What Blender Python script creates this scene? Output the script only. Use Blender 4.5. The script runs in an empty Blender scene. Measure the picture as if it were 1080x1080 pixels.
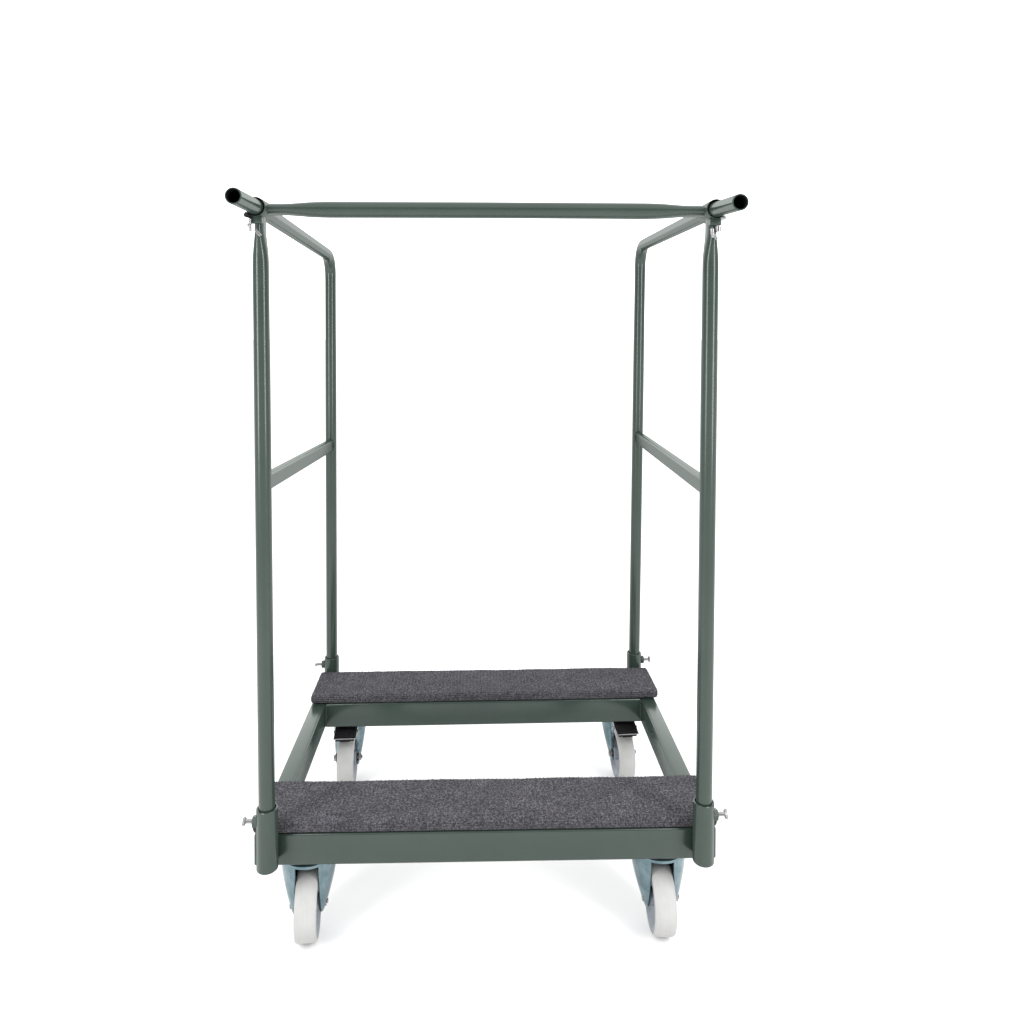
import bpy, bmesh, math, random
from mathutils import Vector, Matrix, noise

random.seed(11)
scene = bpy.context.scene
col = scene.collection
PI = math.pi

# ------------------------------------------------------------------ measures (metres)
W = 0.370            # half the distance between the upright posts
XT = 0.377           # same at the top of the posts
F = 0.398            # half the outer width of the base frame
YF = 0.018           # front face of the frame
ZB, ZT = 0.166, 0.2198   # underside and top of the rails
RW = 0.0326          # rail thickness
YR = 0.4706          # inner face of the rear cross rail
YE = 0.5906          # rear end of the frame
D = 0.6086           # rear posts
DR = 0.007
H = 1.2827           # axis of the top tubes at the front
SK = 0.0121          # the rear end of the frame sits slightly out of square


def skew(x, y):
    return y + SK * x * min(1.0, max(0.0, (y - YF) / (YR - YF)))


# ------------------------------------------------------------------ materials
def new_mat(name):
    m = bpy.data.materials.new(name)
    m.use_nodes = True
    nt = m.node_tree
    return m, nt, nt.nodes['Principled BSDF']


def noise_node(nt, scale, detail=4.0, rough=0.55, stretch=None):
    tc = nt.nodes.new('ShaderNodeTexCoord')
    n = nt.nodes.new('ShaderNodeTexNoise')
    n.inputs['Scale'].default_value = scale
    n.inputs['Detail'].default_value = detail
    n.inputs['Roughness'].default_value = rough
    if stretch:
        mp = nt.nodes.new('ShaderNodeMapping')
        mp.inputs['Scale'].default_value = stretch
        nt.links.new(tc.outputs['Object'], mp.inputs['Vector'])
        nt.links.new(mp.outputs['Vector'], n.inputs['Vector'])
    else:
        nt.links.new(tc.outputs['Object'], n.inputs['Vector'])
    return n


def ramp(nt, src, stops):
    r = nt.nodes.new('ShaderNodeValToRGB')
    e = r.color_ramp.elements
    while len(e) < len(stops):
        e.new(0.5)
    for el, (p, c) in zip(e, stops):
        el.position = p
        el.color = (c[0], c[1], c[2], 1)
    nt.links.new(src, r.inputs['Fac'])
    return r


def bump(nt, b, src, strength, dist):
    bp = nt.nodes.new('ShaderNodeBump')
    bp.inputs['Strength'].default_value = strength
    bp.inputs['Distance'].default_value = dist
    nt.links.new(src, bp.inputs['Height'])
    nt.links.new(bp.outputs['Normal'], b.inputs['Normal'])


def mat_paint():
    # powder coat: matt pigment under a thin sheen whose strength stops rising at shallow angles
    m, nt, b = new_mat('green_grey_powder_coat')
    nt.nodes.remove(b)
    out = nt.nodes['Material Output']
    dif = nt.nodes.new('ShaderNodeBsdfDiffuse')
    glo = nt.nodes.new('ShaderNodeBsdfGlossy')
    mix = nt.nodes.new('ShaderNodeMixShader')
    n = noise_node(nt, 9, 6, 0.6)
    r = ramp(nt, n.outputs['Fac'], [(0.3, (0.0225, 0.0350, 0.0290)), (0.7, (0.0270, 0.0410, 0.0340))])
    nt.links.new(r.outputs['Color'], dif.inputs['Color'])
    n2 = noise_node(nt, 30, 5, 0.6)
    r2 = ramp(nt, n2.outputs['Fac'], [(0.3, (0.18,) * 3), (0.7, (0.24,) * 3)])
    nt.links.new(r2.outputs['Color'], glo.inputs['Roughness'])
    glo.inputs['Color'].default_value = (0.96, 1.0, 0.98, 1)
    fr = nt.nodes.new('ShaderNodeFresnel')
    fr.inputs['IOR'].default_value = 1.48
    mn = nt.nodes.new('ShaderNodeMath')
    mn.operation = 'MINIMUM'
    mn.inputs[1].default_value = 0.15
    n3 = noise_node(nt, 900, 3, 0.5)
    bp = nt.nodes.new('ShaderNodeBump')
    bp.inputs['Strength'].default_value = 0.10
    bp.inputs['Distance'].default_value = 0.0006
    nt.links.new(n3.outputs['Fac'], bp.inputs['Height'])
    for x in (dif, glo, fr):
        nt.links.new(bp.outputs['Normal'], x.inputs['Normal'])
    nt.links.new(fr.outputs['Fac'], mn.inputs[0])
    nt.links.new(mn.outputs[0], mix.inputs[0])
    nt.links.new(dif.outputs[0], mix.inputs[1])
    nt.links.new(glo.outputs[0], mix.inputs[2])
    nt.links.new(mix.outputs[0], out.inputs['Surface'])
    return m


def mat_carpet():
    m, nt, b = new_mat('grey_needle_felt_carpet')
    n = noise_node(nt, 370, 3, 0.75)
    fine = ramp(nt, n.outputs['Fac'], [(0.34, (0.019, 0.018, 0.0215)), (0.5, (0.060, 0.0582, 0.0655)),
                                       (0.66, (0.152, 0.149, 0.163))])
    nb = noise_node(nt, 26, 5, 0.65)
    big = ramp(nt, nb.outputs['Fac'], [(0.25, (0.78,) * 3), (0.75, (1.16,) * 3)])
    mx = nt.nodes.new('ShaderNodeMix')
    mx.data_type = 'RGBA'
    mx.blend_type = 'MULTIPLY'
    mx.inputs['Factor'].default_value = 1.0
    nt.links.new(fine.outputs['Color'], mx.inputs[6])
    nt.links.new(big.outputs['Color'], mx.inputs[7])
    nt.links.new(mx.outputs[2], b.inputs['Base Color'])
    b.inputs['Roughness'].default_value = 0.95
    b.inputs['Specular IOR Level'].default_value = 0.1
    n2 = noise_node(nt, 500, 4, 0.7)
    # rows of loops: they only show where the felt is folded down over the edge of the board
    tc = nt.nodes.new('ShaderNodeTexCoord')
    wv = nt.nodes.new('ShaderNodeTexWave')
    wv.bands_direction = 'Z'
    wv.inputs['Scale'].default_value = 75
    wv.inputs['Distortion'].default_value = 1.2
    wv.inputs['Detail'].default_value = 3
    wv.inputs['Detail Scale'].default_value = 3
    nt.links.new(tc.outputs['Object'], wv.inputs['Vector'])
    ad = nt.nodes.new('ShaderNodeMath')
    ad.operation = 'MULTIPLY_ADD'
    ad.inputs[1].default_value = 1.5
    nt.links.new(wv.outputs['Fac'], ad.inputs[0])
    nt.links.new(n2.outputs['Fac'], ad.inputs[2])
    bump(nt, b, ad.outputs[0], 0.7, 0.002)
    return m


def mat_plain(name, c1, c2, scale, rough, metal=0.0, spec=0.5, bmp=0.0, bscale=400, stretch=None):
    m, nt, b = new_mat(name)
    n = noise_node(nt, scale, 5, 0.6, stretch)
    r = ramp(nt, n.outputs['Fac'], [(0.3, c1), (0.7, c2)])
    nt.links.new(r.outputs['Color'], b.inputs['Base Color'])
    b.inputs['Roughness'].default_value = rough
    b.inputs['Metallic'].default_value = metal
    b.inputs['Specular IOR Level'].default_value = spec
    if bmp:
        n2 = noise_node(nt, bscale, 3, 0.5)
        bump(nt, b, n2.outputs['Fac'], bmp, 0.0006)
    return m


PAINT = mat_paint()
CARPET = mat_carpet()
BORE = mat_plain('near_black_tube_bore', (0.004, 0.004, 0.004), (0.010, 0.010, 0.010), 60, 0.9, 0, 0.05)  # near-black inside of the handle ends and sleeve mouths
DISC = mat_plain('blue_grey_wheel_side', (0.17, 0.19, 0.215), (0.23, 0.255, 0.285), 30, 0.45, 0, 0.4)
ZINC = mat_plain('blue_zinc_plate', (0.085, 0.135, 0.155), (0.20, 0.265, 0.29), 45, 0.17, 0.95, 0.5, 0.9, 70)
STEEL = mat_plain('bright_plated_steel', (0.22, 0.22, 0.22), (0.32, 0.32, 0.32), 90, 0.25, 1.0)
def mat_nylon():
    m, nt, b = new_mat('white_nylon_tread')
    n = noise_node(nt, 60, 6, 0.65, (6.0, 1.0, 1.0))
    r = ramp(nt, n.outputs['Fac'], [(0.28, (0.385, 0.385, 0.38)), (0.42, (0.42, 0.42, 0.416)), (0.75, (0.44, 0.438, 0.435))])
    n2 = noise_node(nt, 16, 4, 0.6)
    r2 = ramp(nt, n2.outputs['Fac'], [(0.3, (0.93, 0.92, 0.90)), (0.6, (1, 1, 1))])
    mx = nt.nodes.new('ShaderNodeMix')
    mx.data_type = 'RGBA'
    mx.blend_type = 'MULTIPLY'
    mx.inputs['Factor'].default_value = 1.0
    nt.links.new(r.outputs['Color'], mx.inputs[6])
    nt.links.new(r2.outputs['Color'], mx.inputs[7])
    nt.links.new(mx.outputs[2], b.inputs['Base Color'])
    b.inputs['Roughness'].default_value = 0.5
    b.inputs['Specular IOR Level'].default_value = 0.3
    n3 = noise_node(nt, 300, 3, 0.5)
    bump(nt, b, n3.outputs['Fac'], 0.15, 0.0006)
    return m


NYLON = mat_nylon()
BLACK = mat_plain('black_pedal_plastic', (0.006, 0.006, 0.007), (0.012, 0.012, 0.013), 40, 0.7, 0, 0.1)
FLOORM = mat_plain('white_studio_floor', (0.89, 0.89, 0.89), (0.91, 0.91, 0.91), 3, 0.7, 0, 0.1)


# ------------------------------------------------------------------ object helpers
def link(name, bm, mats, parent=None, angle=35, smooth=True):
    bmesh.ops.recalc_face_normals(bm, faces=bm.faces[:])
    me = bpy.data.meshes.new(name)
    bm.to_mesh(me)
    bm.free()
    for m in (mats if isinstance(mats, (list, tuple)) else [mats]):
        me.materials.append(m)
    if smooth:
        me.shade_smooth()
        me.set_sharp_from_angle(angle=math.radians(angle))
    o = bpy.data.objects.new(name, me)
    col.objects.link(o)
    o.parent = parent
    return o


def copy_part(o, parent):
    c = o.copy()
    col.objects.link(c)
    c.parent = parent
    return c


def sweep(bm, pts, rads, ref, n=28, caps=True, mi=0):
    """tube through pts; rads = (radius along ref, radius across) per point"""
    pts = [Vector(p) for p in pts]
    ref = Vector(ref).normalized()
    rings = []
    for i, p in enumerate(pts):
        t = ((pts[min(i + 1, len(pts) - 1)] - p).normalized() * (i < len(pts) - 1)
             + (p - pts[max(i - 1, 0)]).normalized() * (i > 0)).normalized()
        a = (ref - t * ref.dot(t)).normalized()
        b = t.cross(a)
        ra, rb = rads[i] if isinstance(rads[i], (tuple, list)) else (rads[i], rads[i])
        rings.append([bm.verts.new(p + a * ra * math.cos(2 * PI * k / n) + b * rb * math.sin(2 * PI * k / n))
                      for k in range(n)])
    for r0, r1 in zip(rings, rings[1:]):
        for k in range(n):
            f = bm.faces.new((r0[k], r0[(k + 1) % n], r1[(k + 1) % n], r1[k]))
            f.material_index = mi
    if caps:
        for r in (rings[0], rings[-1]):
            bm.faces.new(r).material_index = mi
    return rings


def rbox(bm, lo, hi, r=0.003, seg=3, mi=0, mat=None):
    """box with rounded edges between two corners"""
    b2 = bmesh.new()
    bmesh.ops.create_cube(b2, size=1)
    lo, hi = Vector(lo), Vector(hi)
    for v in b2.verts:
        v.co = Vector(((lo[i] + hi[i]) / 2 + v.co[i] * (hi[i] - lo[i])) for i in range(3))
    if r:
        bmesh.ops.bevel(b2, geom=b2.edges[:], offset=r, segments=seg, affect='EDGES', profile=0.5)
    if mat is not None:
        bmesh.ops.transform(b2, matrix=mat, verts=b2.verts[:])
    for f in b2.faces:
        f.material_index = mi
    me = bpy.data.meshes.new('tmp')
    b2.to_mesh(me)
    b2.free()
    nf = len(bm.faces)
    bm.from_mesh(me)
    bm.faces.ensure_lookup_table()
    for f in bm.faces[nf:]:
        f.material_index = mi
    bpy.data.meshes.remove(me)


def lathe(bm, prof, axis_o, axis, n=48, mi=0, mis=None, closed=False):
    """profile of (radius, height) spun about axis"""
    axis = Vector(axis).normalized()
    o = Vector(axis_o)
    a = axis.orthogonal().normalized()
    b = axis.cross(a)
    rings = []
    for r, h in prof:
        if r < 1e-6:
            rings.append([bm.verts.new(o + axis * h)])
        else:
            rings.append([bm.verts.new(o + axis * h + (a * math.cos(2 * PI * k / n) + b * math.sin(2 * PI * k / n)) * r)
                          for k in range(n)])
    pairs = list(zip(rings, rings[1:]))
    if closed:
        pairs.append((rings[-1], rings[0]))
    for i, (r0, r1) in enumerate(pairs):
        m = mis[i] if mis else mi
        for k in range(n):
            k2 = (k + 1) % n
            if len(r0) == 1 and len(r1) == 1:
                continue
            if len(r0) == 1:
                f = bm.faces.new((r0[0], r1[k2], r1[k]))
            elif len(r1) == 1:
                f = bm.faces.new((r0[k], r0[k2], r1[0]))
            else:
                f = bm.faces.new((r0[k], r0[k2], r1[k2], r1[k]))
            f.material_index = m


def cyl(bm, p0, p1, r, n=20, mi=0, ch=0.0008):
    p0, p1 = Vector(p0), Vector(p1)
    L = (p1 - p0).length
    ch = min(ch, r * 0.4, L * 0.3)
    lathe(bm, [(0, 0), (r - ch, 0), (r, ch), (r, L - ch), (r - ch, L), (0, L)], p0, p1 - p0, n, mi)


def hexnut(bm, p0, p1, r, mi=0):
    cyl(bm, p0, p1, r, 6, mi, 0.0006)


# ------------------------------------------------------------------ setting
bm = bmesh.new()
bmesh.ops.create_grid(bm, x_segments=1, y_segments=1, size=60)
fl = link('floor', bm, FLOORM, smooth=False)
fl['kind'] = 'structure'

# ------------------------------------------------------------------ the trolley
root = bpy.data.objects.new('table_trolley', None)
col.objects.link(root)
root.empty_display_size = 0.1
root['label'] = 'green grey tubular steel table trolley with two grey carpeted boards and white wheels'
root['category'] = 'trolley'

# ---- base frame: each rail a mesh of its own
for s in (-1, 1):
    bm = bmesh.new()
    rbox(bm, (min(s * F, s * (F - RW)), YF, ZB), (max(s * F, s * (F - RW)), YE, ZT), 0.003)
    for v in bm.verts:
        v.co.y = skew(v.co.x, v.co.y)
    link('frame_rail', bm, PAINT, root)
xi = F - RW - 0.0002
for y0, y1 in ((YF, YF + RW), (YF + 0.122 - RW, YF + 0.122), (YR, YR + RW), (YE - RW, YE)):
    bm = bmesh.new()
    rbox(bm, (-xi, y0, ZB), (xi, y1, ZT), 0.003)
    # weld seams where the rail meets the side rails
    bmesh.ops.bisect_plane(bm, geom=bm.verts[:] + bm.edges[:] + bm.faces[:], plane_co=(0, 0, 0), plane_no=(1, 0, 0))
    for v in bm.verts:
        v.co.y = skew(v.co.x, v.co.y)
    for sx in (-1, 1):
        yy = skew(sx * xi, y0)
        for k in range(12):
            z = ZB + 0.004 + (ZT - ZB - 0.008) * k / 11
            bmesh.ops.create_icosphere(bm, subdivisions=1, radius=0.0027,
                                       matrix=Matrix.Translation((sx * (xi - 0.0006), yy + 0.0006, z)))
    link('frame_rail', bm, PAINT, root)


# ---- carpeted boards
def carpet_board(y0, y1, seed, xo=0.0):
    rnd = random.Random(seed)
    cw = 0.4012
    z0, z1 = ZT + 0.0004, ZT + 0.0218
    bm = bmesh.new()
    rbox(bm, (-cw, y0, z0), (cw, y1, z1), 0.0075, 5)
    for i in range(1, 100):
        x = -cw + 2 * cw * i / 100
        bmesh.ops.bisect_plane(bm, geom=bm.verts[:] + bm.edges[:] + bm.faces[:], plane_co=(x, 0, 0), plane_no=(1, 0, 0))
    for i in range(1, 15):
        y = y0 + (y1 - y0) * i / 15
        bmesh.ops.bisect_plane(bm, geom=bm.verts[:] + bm.edges[:] + bm.faces[:], plane_co=(0, y, 0), plane_no=(0, 1, 0))
    bm.normal_update()
    off = Vector((seed * 3.1, 0, 0))
    for v in bm.verts:
        d = noise.noise(v.co * 9 + off) * 0.0011 + noise.noise(v.co * 60 + off) * 0.0006
        k = 1.0 if v.co.z > z0 + 0.004 else 0.35
        v.co += v.normal * d * k
        v.co.y = skew(v.co.x, v.co.y)
        v.co.x = v.co.x * (1.004 if xo else 1.0) + xo
    # loose fibres standing out of the felt
    bm.faces.ensure_lookup_table()
    faces = [f for f in bm.faces if f.normal.z > -0.3]
    areas = [f.calc_area() for f in faces]
    picks = rnd.choices(faces, weights=areas, k=26000)
    spots = []
    for f in picks:
        vs = [v.co for v in f.verts]
        w = [rnd.random() ** 1.0 + 1e-3 for _ in vs]
        sm = sum(w)
        p = Vector((0, 0, 0))
        for c, ww in zip(vs, w):
            p += c * (ww / sm)
        spots.append((p, f.normal.copy()))
    for p, nrm in spots:
        if nrm.y < -0.6 and rnd.random() < 0.65:
            continue
        t = Vector((rnd.gauss(0, 1), rnd.gauss(0, 1), rnd.gauss(0, 1))).normalized()
        d = (nrm * 0.45 + t).normalized()
        if d.dot(nrm) < 0.05:
            d = (d - nrm * d.dot(nrm) + nrm * 0.15).normalized()
        L = rnd.uniform(0.0012, 0.0034)
        sd = d.cross(nrm)
        if sd.length < 1e-4:
            continue
        sd = sd.normalized() * rnd.uniform(0.00022, 0.0004)
        a = bm.verts.new(p - sd)
        b = bm.verts.new(p + sd)
        c = bm.verts.new(p + d * L)
        bm.faces.new((a, b, c))
    me = bpy.data.meshes.new('carpet_board')
    bm.to_mesh(me)
    bm.free()
    me.materials.append(CARPET)
    me.shade_smooth()
    o = bpy.data.objects.new('carpet_board', me)
    col.objects.link(o)
    o.parent = root
    return o


carpet_board(YF - 0.001, YF + 0.1221, 1)['label'] = 'nearer grey carpeted board'
carpet_board(YR - 0.001, YR + 0.1215, 2, 0.003)['label'] = 'farther grey carpeted board'


# ---- thumb screw: plated shank with a T head
def thumb_screw(parent, p, d, L=0.019, roll=0.3):
    d = Vector(d).normalized()
    p = Vector(p)
    bm = bmesh.new()
    cyl(bm, p - d * 0.006, p + d * L, 0.0036, 16)
    a = d.orthogonal().normalized()
    a = Matrix.Rotation(roll, 3, d) @ a
    e = p + d * (L + 0.002)
    cyl(bm, e - a * 0.0048, e + a * 0.0048, 0.0028, 14, 0, 0.0014)
    for s in (-1, 1):
        bmesh.ops.create_icosphere(bm, subdivisions=2, radius=0.0034, matrix=Matrix.Translation(e + a * s * 0.0046))
    return link('thumb_screw', bm, STEEL, parent)


# ---- sockets the posts stand in
def socket(sx, rear):
    x = sx * (W + (DR if rear else 0))
    y = D + SK * x if rear else 0.0
    zt, zb = (0.2705, 0.168) if rear else (0.279, 0.1756)
    bm = bmesh.new()
    ro, ri = 0.0178, 0.0148
    lathe(bm, [(ro - 0.001, zb), (ro, zb + 0.001), (ro, zt - 0.0008), (ro - 0.0008, zt), (ri, zt), (ri, zb + 0.002),
               (0, zb + 0.0015), (0, zb), (ro - 0.001, zb)], (x, y, 0), (0, 0, 1), 40)
    # weld bead to the frame
    yw = (YF if not rear else y - 0.0178)
    for s2 in (-1, 1):
        for k in range(11):
            z = ZB + 0.011 + 0.004 * k
            bmesh.ops.create_icosphere(bm, subdivisions=1, radius=0.0026, matrix=Matrix.Translation(
                (x + s2 * 0.0105, y + (0.0158 if not rear else -0.0158), z)))
    o = link('post_socket', bm, PAINT, root)
    zs = 0.2545 if not rear else 0.251
    bm = bmesh.new()
    hexnut(bm, (x + sx * 0.0150, y + 0.002, zs), (x + sx * 0.0245, y + 0.002, zs), 0.0095)
    link('screw_boss', bm, PAINT, o)
    thumb_screw(o, (x + sx * 0.0235, y + 0.002, zs), (sx, -0.05, 0.06 if sx > 0 else 0.02), 0.0135 if sx > 0 else 0.0135,
                0.9 if rear else (0.5 if sx < 0 else 0.1))
    return o


for rear in (False, True):
    for sx in (-1, 1):
        socket(sx, rear)

# ---- front posts: round tube with the upper end pressed flat
R = 0.0135
for sx in (-1, 1):
    bm = bmesh.new()
    prof = [(0.182, R, R), (0.6, R, R), (0.95, R, R), (H - 0.098, R, R), (H - 0.088, R * 0.99, R * 1.01), (H - 0.076, R * 0.95, R * 1.04),
            (H - 0.064, R * 0.86, R * 1.11), (H - 0.052, R * 0.75, R * 1.19), (H - 0.042, R * 0.66, R * 1.25), (H - 0.034, R * 0.62, R * 1.28),
            (H - 0.010, R * 0.61, R * 1.28)]
    pts = [(sx * (W + (XT - W) * (z - 0.2) / (H - 0.2)), 0, z) for z, a, b in prof]
    sweep(bm, pts, [(a, b) for z, a, b in prof], (1, 0, 0), 36)
    link('upright_post', bm, PAINT, root)

# ---- rear posts bent forward into the top tubes
zr = {-1: 1.2597, 1: 1.2883}
for sx in (-1, 1):
    bm = bmesh.new()
    x0 = sx * (W + DR)
    x1 = x0 + (-0.0004 if sx < 0 else 0.0119)
    y0 = D + SK * x0
    zz = zr[sx]
    corner = Vector((x1, y0, zz))
    up = (corner - Vector((x0, y0, 0.2))).normalized()
    fw = (Vector((sx * XT, 0.0, H)) - corner).normalized()
    rb = 0.052
    ang = up.angle(fw)
    t = rb * math.tan(ang / 2)
    pa = corner - up * t
    pc = corner + fw * t
    pts = [Vector((x0, y0, 0.2)) + up * z for z in (-0.018, 0.3, 0.6)] + [pa - up * 0.02]
    nrm = (fw - up * fw.dot(up)).normalized()
    cen = pa + nrm * rb
    axis = up.cross(nrm).normalized()
    for k in range(15):
        pts.append(cen + Matrix.Rotation(ang * k / 14, 3, axis) @ (pa - cen))
    tot = (Vector((sx * XT, 0.02, H)) - pc).length
    pts += [pc + fw * tot * q for q in (0.1, 0.35, 0.7, 1.0)]
    n = len(pts)
    rads = []
    for i in range(n):
        # the bend squeezes the tube a little
        q = max(0.0, 1 - abs(i - 11) / 8)
        rads.append((R * (0.98 + 0.05 * q), R * (0.98 - 0.06 * q)))
    sweep(bm, pts, rads, (1, 0, 0), 32)
    link('bent_side_tube', bm, PAINT, root)

# ---- sleeves and handles
for sx in (-1, 1):
    bm = bmesh.new()
    a = Vector((sx * XT, -0.030, H))
    L = 0.064
    ro, ri = 0.0162, 0.0149
    lathe(bm, [(ri, 0.0), (ro - 0.0004, 0.0), (ro, 0.0006), (ro, L - 0.001), (ro - 0.001, L), (0.0125, L), (0.0125, L - 0.004),
               (0.004, 0.02), (ri, 0.018), (ri, 0.0)], a, (0, 1, 0), 40, mis=[0, 0, 0, 0, 0, 0, 1, 1, 1])
    # ear under the sleeve that takes the locking bolt
    rbox(bm, (a.x - 0.010, -0.027, H - 0.0265), (a.x + 0.010, -0.016, H - 0.0145), 0.002)
    sl = link('handle_sleeve', bm, [PAINT, BORE], root)
    hy, hz = (-0.1411, 1.2814) if sx < 0 else (-0.1439, 1.2752)
    e = Vector((a.x, hy, hz))
    ax = Vector((a.x, -0.012, H)) - e
    L = ax.length
    bm = bmesh.new()
    lathe(bm, [(0.0106, 0.0), (0.0120, 0.0), (0.0125, 0.0006), (0.0125, L), (0, L), (0, L - 0.003), (0.0104, L - 0.003), (0.0104, 0.002), (0.0106, 0.0)],
          e, ax, 40, mis=[0, 0, 0, 0, 0, 1, 1, 1])
    link('handle', bm, [PAINT, BORE], root)
    # locking bolt and its plated wing nut hanging at the neck of the post
    bm = bmesh.new()
    if sx < 0:
        hexnut(bm, (a.x - 0.0135, -0.036, H - 0.0135), (a.x - 0.009, -0.026, H - 0.0145), 0.0048, 1)
        cyl(bm, (a.x - 0.008, -0.031, H - 0.020), (a.x - 0.0075, -0.031, H - 0.040), 0.0025, 12)
        cyl(bm, (a.x - 0.012, -0.031, H - 0.030), (a.x - 0.0055, -0.031, H - 0.030), 0.0028, 12)
        cyl(bm, (a.x - 0.0015, -0.026, H - 0.036), (a.x + 0.0075, -0.024, H - 0.047), 0.0026, 12)
    else:
        cyl(bm, (a.x + 0.004, -0.036, H - 0.0165), (a.x + 0.013, -0.036, H - 0.0150), 0.0035, 12)
        cyl(bm, (a.x - 0.0055, -0.024, H - 0.031), (a.x - 0.0035, -0.023, H - 0.047), 0.0032, 12)
        cyl(bm, (a.x + 0.0045, -0.024, H - 0.028), (a.x + 0.0045, -0.024, H - 0.037), 0.0046, 12)
        cyl(bm, (a.x - 0.001, -0.023, H - 0.040), (a.x + 0.003, -0.023, H - 0.050), 0.0030, 12)
    link('wing_bolt', bm, [STEEL, BLACK], sl)

# ---- cross bar with flattened ends
bm = bmesh.new()
xs = [(-1, 0.012), (-1, 0.036), (-1, 0.044), (-1, 0.054), (-1, 0.066), (-1, 0.080), (-1, 0.094), (-1, 0.106), (-1, 0.116)]
fl_ = [0.0, 0.0, 0.04, 0.18, 0.42, 0.72, 0.90, 0.98, 1.0]
pts, rads = [], []
for (s, o), q in zip(xs, fl_):
    pts.append((-XT + o, 0, H))
    rads.append((R * (0.71 + 0.29 * q), R * (1.24 - 0.24 * q)))
pts.append((0, 0, H + 0.0004))
rads.append((R, R))
for (s, o), q in reversed(list(zip(xs, fl_))):
    pts.append((XT - o, 0, H))
    rads.append((R * (0.71 + 0.29 * q), R * (1.24 - 0.24 * q)))
sweep(bm, pts, rads, (0, 0, 1), 36)
link('cross_bar', bm, PAINT, root)

# ---- middle bars of the two sides (flat oval tube, ends welded to the posts)
zm = {-1: (0.8262, 0.7970), 1: (0.8153, 0.8131)}
for sx in (-1, 1):
    bm = bmesh.new()
    xf = sx * (W + (XT - W) * 0.57)
    xr = sx * (W + DR) + (0.007 if sx > 0 else 0)
    p0 = Vector((xf, 0.004, zm[sx][0]))
    p1 = Vector((xr, D + SK * xr - 0.0115, zm[sx][1]))
    d = p1 - p0
    L = d.length
    rot = d.to_track_quat('Y', 'Z').to_matrix().to_4x4()
    rbox(bm, (-0.0082, 0, -0.0142), (0.0082, L, 0.0142), 0.0045, 4, 0, Matrix.Translation(p0) @ rot)
    for k in range(26):
        a = 2 * PI * k / 26
        q = p1 + Vector((0.0088 * math.cos(a), -0.0006, 0.0148 * math.sin(a)))
        bmesh.ops.create_icosphere(bm, subdivisions=1, radius=0.0024, matrix=Matrix.Translation(q))
    link('middle_bar', bm, PAINT, root)

# ------------------------------------------------------------------ casters
ZA = 0.0704          # axle, in the frame's own heights
WR = 0.0577          # wheel radius
Z0 = ZA - WR         # the floor, in the frame's own heights


def make_fork(rt=0.053, trail=0.030):
    """pressed fork: round raceway on top running down into two flat legs; local origin on the floor under the swivel axis"""
    bm = bmesh.new()
    nz, nt_ = 22, 15
    for sx in (-1, 1):
        grids = []
        for lay in (0.0, 0.0032):
            g = []
            for i in range(nz + 1):
                q = i / nz
                z = 0.1490 + (ZA - 0.016 - 0.1490) * q
                w = q * q * (3 - 2 * q)
                row = []
                for j in range(nt_ + 1):
                    t = -1 + 2 * j / nt_
                    th = t * math.radians(66)
                    ra = rt - lay
                    top = Vector((ra * math.cos(th), ra * math.sin(th), 0))
                    half = 0.0135 if q < 0.8 else 0.0135 * math.sqrt(max(0.05, 1 - ((q - 0.8) / 0.2) ** 2 * 0.95))
                    bot = Vector((0.0265 - lay - 0.0018 * t * t, -trail + half * t, 0))
                    ww = q ** 1.65
                    p = top.lerp(bot, ww)
                    row.append(bm.verts.new((sx * p.x, p.y, z)))
                g.append(row)
            grids.append(g)
        a, b = grids
        for i in range(nz):
            for j in range(nt_):
                bm.faces.new((a[i][j], a[i][j + 1], a[i + 1][j + 1], a[i + 1][j]))
                bm.faces.new((b[i][j], b[i + 1][j], b[i + 1][j + 1], b[i][j + 1]))
        for i in range(nz):
            for j in (0, nt_):
                bm.faces.new((a[i][j], a[i + 1][j], b[i + 1][j], b[i][j]))
        for j in range(nt_):
            for i in (0, nz):
                bm.faces.new((a[i][j], b[i][j], b[i][j + 1], a[i][j + 1]))
    # raceway crown over the wheel
    lathe(bm, [(0.006, 0.1405), (rt - 0.014, 0.1405), (rt - 0.0035, 0.1455), (rt + 0.0004, 0.1490), (rt + 0.0004, 0.1535), (rt - 0.002, 0.1562), (rt - 0.010, 0.1575), (0.006, 0.1575), (0.006, 0.1405)],
          (0, 0, 0), (0, 0, 1), 40)
    return bm


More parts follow.
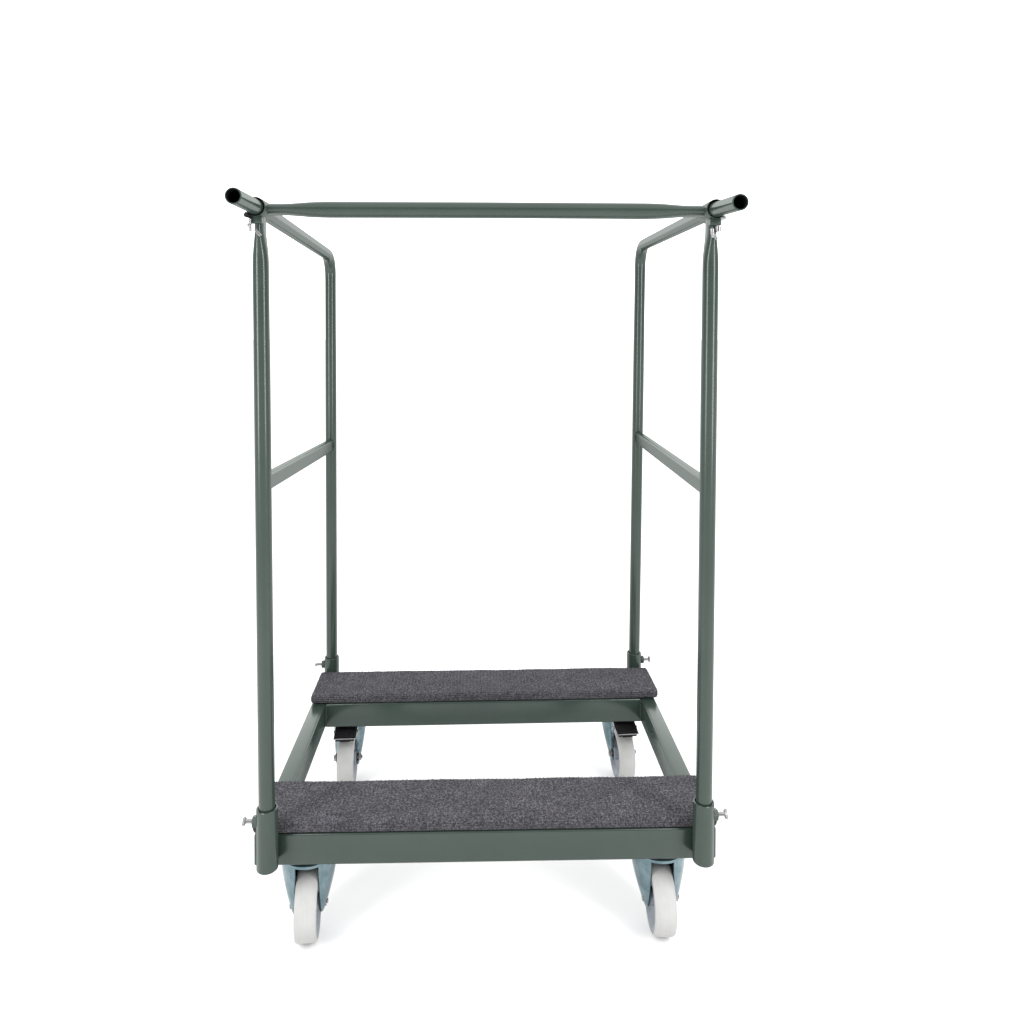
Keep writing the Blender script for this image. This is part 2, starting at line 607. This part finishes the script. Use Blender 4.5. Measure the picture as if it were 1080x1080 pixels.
def caster(px, py, yaw, brake, label=None):
    TR = 0.052 if brake else 0.021       # trail: the axle stands this far in front of the swivel axis
    o = link('caster', make_fork(0.040 if brake else 0.0495, TR), ZINC, root, 40)
    o.location = (px, py, 0)
    o.rotation_euler = (0, 0, math.radians(yaw))
    if label:
        o['label'] = label
    # mounting plate bolted under the rails
    bm = bmesh.new()
    rbox(bm, (-0.050, -0.036, 0.1582), (0.050, 0.044, ZB - 0.0008), 0.0015, 2)
    for sx in (-1, 1):
        for sy in (-0.028, 0.036):
            hexnut(bm, (sx * 0.042, sy, 0.1525), (sx * 0.042, sy, 0.1590), 0.0065)
    p = link('mounting_plate', bm, ZINC, o)
    p.rotation_euler = (0, 0, -math.radians(yaw))
    # wheel
    bm = bmesh.new()
    hw = 0.0190
    Rr = WR
    prof = [(0.0, -0.0205), (0.0125, -0.0205), (0.0140, -0.0190), (0.0150, -0.0115), (0.026, -0.0105), (0.040, -0.0120), (0.044, -0.0165),
            (0.0462, -0.0185), (Rr - 0.0055, -hw), (Rr - 0.0022, -hw + 0.0012), (Rr - 0.0004, -hw + 0.0045), (Rr, -0.006), (Rr, 0.006)]
    prof = prof + [(r, -h) for r, h in reversed(prof[:-2])]
    mis = [1 if (0 < i < 8 or i > len(prof) - 10) else 0 for i in range(len(prof) - 1)]
    lathe(bm, prof, (0, 0, 0), (1, 0, 0), 72, mis=mis)
    w = link('wheel', bm, [NYLON, DISC], o, 30)
    w.location = (0, -TR, ZA)
    # axle bolt
    bm = bmesh.new()
    cyl(bm, (-0.0255, 0, 0), (0.0255, 0, 0), 0.0048)
    for s in (-1, 1):
        hexnut(bm, (s * 0.0255, 0, 0), (s * 0.0318, 0, 0), 0.0075)
        cyl(bm, (s * 0.0262, 0, 0), (s * 0.0275, 0, 0), 0.0092, 20)
    cyl(bm, (0.0316, 0, 0), (0.0345, 0, 0), 0.004)
    ab = link('axle_bolt', bm, STEEL, o)
    ab.location = (0, -TR, ZA)
    if brake:
        # black foot pedal on a plated lever above the front of the wheel
        M = Matrix.Translation((0, -TR - 0.0325, 0.1505)) @ Matrix.Rotation(math.radians(11), 4, 'X')
        bm = bmesh.new()
        rbox(bm, (-0.0235, -0.023, -0.0005), (0.0235, 0.026, 0.0045), 0.0018, 2, 0, M)
        for k in range(5):
            rbox(bm, (-0.020, -0.019 + 0.008 * k, 0.0040), (0.020, -0.0155 + 0.008 * k, 0.0056), 0.0006, 1, 0, M)
        # tongue that presses on the tread
        rbox(bm, (-0.0215, -0.0235, -0.0090), (0.0215, -0.0160, -0.0034), 0.0012, 2, 0, M)
        rbox(bm, (-0.0120, -0.0225, -0.0120), (0.0120, -0.0150, -0.0086), 0.0012, 2, 0, M)
        link('brake_pedal', bm, BLACK, o)
        bm = bmesh.new()
        rbox(bm, (-0.0255, -0.0250, -0.0032), (0.0255, 0.026, -0.0006), 0.0008, 2, 0, M)
        for s in (-1, 1):
            rbox(bm, (min(s * 0.0235, s * 0.0258), -0.012, -0.010), (max(s * 0.0235, s * 0.0258), 0.040, -0.0002), 0.0008, 2, 0, M)
            cyl(bm, M @ Vector((s * 0.022, 0.004, -0.006)), M @ Vector((s * 0.0285, 0.004, -0.006)), 0.0035, 12)
        link('brake_lever', bm, STEEL, o)
    return o


def place_caster(ax, ay, yaw, brake, label=None):
    # (ax, ay) is the axle; the swivel axis lies TR behind it along the turned caster
    a = math.radians(yaw)
    TR = 0.052 if brake else 0.021
    return caster(ax - math.sin(a) * TR, ay + math.cos(a) * TR, yaw, brake, label)


place_caster(-0.3148, 0.0595, 6, False)
place_caster(0.3098, 0.0595, -1.5, False)
place_caster(-0.3226, 0.5130, 2.5, True, 'caster with a black brake pedal')
place_caster(0.3290, 0.5180, 4, True, 'caster with a black brake pedal')

root.location.z = -Z0

# ------------------------------------------------------------------ light
world = bpy.data.worlds.new('World')
scene.world = world
world.use_nodes = True
nt = world.node_tree
bg = nt.nodes['Background']
tc = nt.nodes.new('ShaderNodeTexCoord')
sep = nt.nodes.new('ShaderNodeSeparateXYZ')
nt.links.new(tc.outputs['Generated'], sep.inputs[0])


def mapr(src, a, b, lo, hi):
    m = nt.nodes.new('ShaderNodeMapRange')
    m.interpolation_type = 'SMOOTHSTEP'
    for k, v in (('From Min', a), ('From Max', b), ('To Min', lo), ('To Max', hi)):
        m.inputs[k].default_value = v
    nt.links.new(src, m.inputs['Value'])
    return m.outputs['Result']


BACK, TOP, BASE = 2.5, 1.7, 0.40
back = mapr(sep.outputs['Y'], 0.42, 0.68, BASE, BACK)      # white background glow, made overbright to light the floor from behind
top = mapr(sep.outputs['Z'], 0.42, 0.66, BASE, TOP)        # added bright zenith to keep the floor white, no lamp there
mx = nt.nodes.new('ShaderNodeMath')
mx.operation = 'MAXIMUM'
nt.links.new(back, mx.inputs[0])
nt.links.new(top, mx.inputs[1])
side_white = mapr(sep.outputs['Y'], 0.02, 0.14, BASE, 1.05)      # added white band so the background stays white from the side
mx2 = nt.nodes.new('ShaderNodeMath')
mx2.operation = 'MAXIMUM'
nt.links.new(mx.outputs[0], mx2.inputs[0])
nt.links.new(side_white, mx2.inputs[1])
nt.links.new(mx2.outputs[0], bg.inputs['Strength'])
bg.inputs['Color'].default_value = (1, 1, 1, 1)


def softbox(name, loc, target, size, power):
    L = bpy.data.lights.new(name, 'AREA')
    L.shape = 'RECTANGLE'
    L.size, L.size_y = size
    L.energy = power
    o = bpy.data.objects.new(name, L)
    col.objects.link(o)
    o.location = loc
    o.rotation_euler = (Vector(target) - Vector(loc)).to_track_quat('-Z', 'Y').to_euler()
    return o


for sx in (-1, 1):
    softbox('studio_softbox', (sx * 1.40, -1.15, 1.5), (sx * 0.1, 0.15, 0.9), (0.34, 2.0), 32)

# ------------------------------------------------------------------ camera
yaw, pitch, roll = 0.02451, -0.01745, 0.00088
f = Vector((math.sin(yaw) * math.cos(pitch), math.cos(yaw) * math.cos(pitch), math.sin(pitch)))
r = f.cross(Vector((0, 0, 1))).normalized()
u = r.cross(f)
r, u = r * math.cos(roll) + u * math.sin(roll), u * math.cos(roll) - r * math.sin(roll)
cd = bpy.data.cameras.new('camera')
cam = bpy.data.objects.new('camera', cd)
col.objects.link(cam)
M = Matrix((r, u, -f)).transposed().to_4x4()
M.translation = (-0.01595, -1.27519, 1.08919 - Z0)
cam.matrix_world = M
cd.sensor_fit = 'HORIZONTAL'
cd.sensor_width = 36
cd.lens = 801.88 / 1080 * 36
cd.shift_x = (540 - 523.49) / 1080
cd.shift_y = (358.05 - 540) / 1080
cd.clip_start = 0.02
cd.clip_end = 400
scene.camera = cam

scene.view_settings.view_transform = 'Standard'
scene.view_settings.look = 'None'
scene.view_settings.exposure = 0
scene.view_settings.gamma = 1
scene.view_settings.use_curve_mapping = False
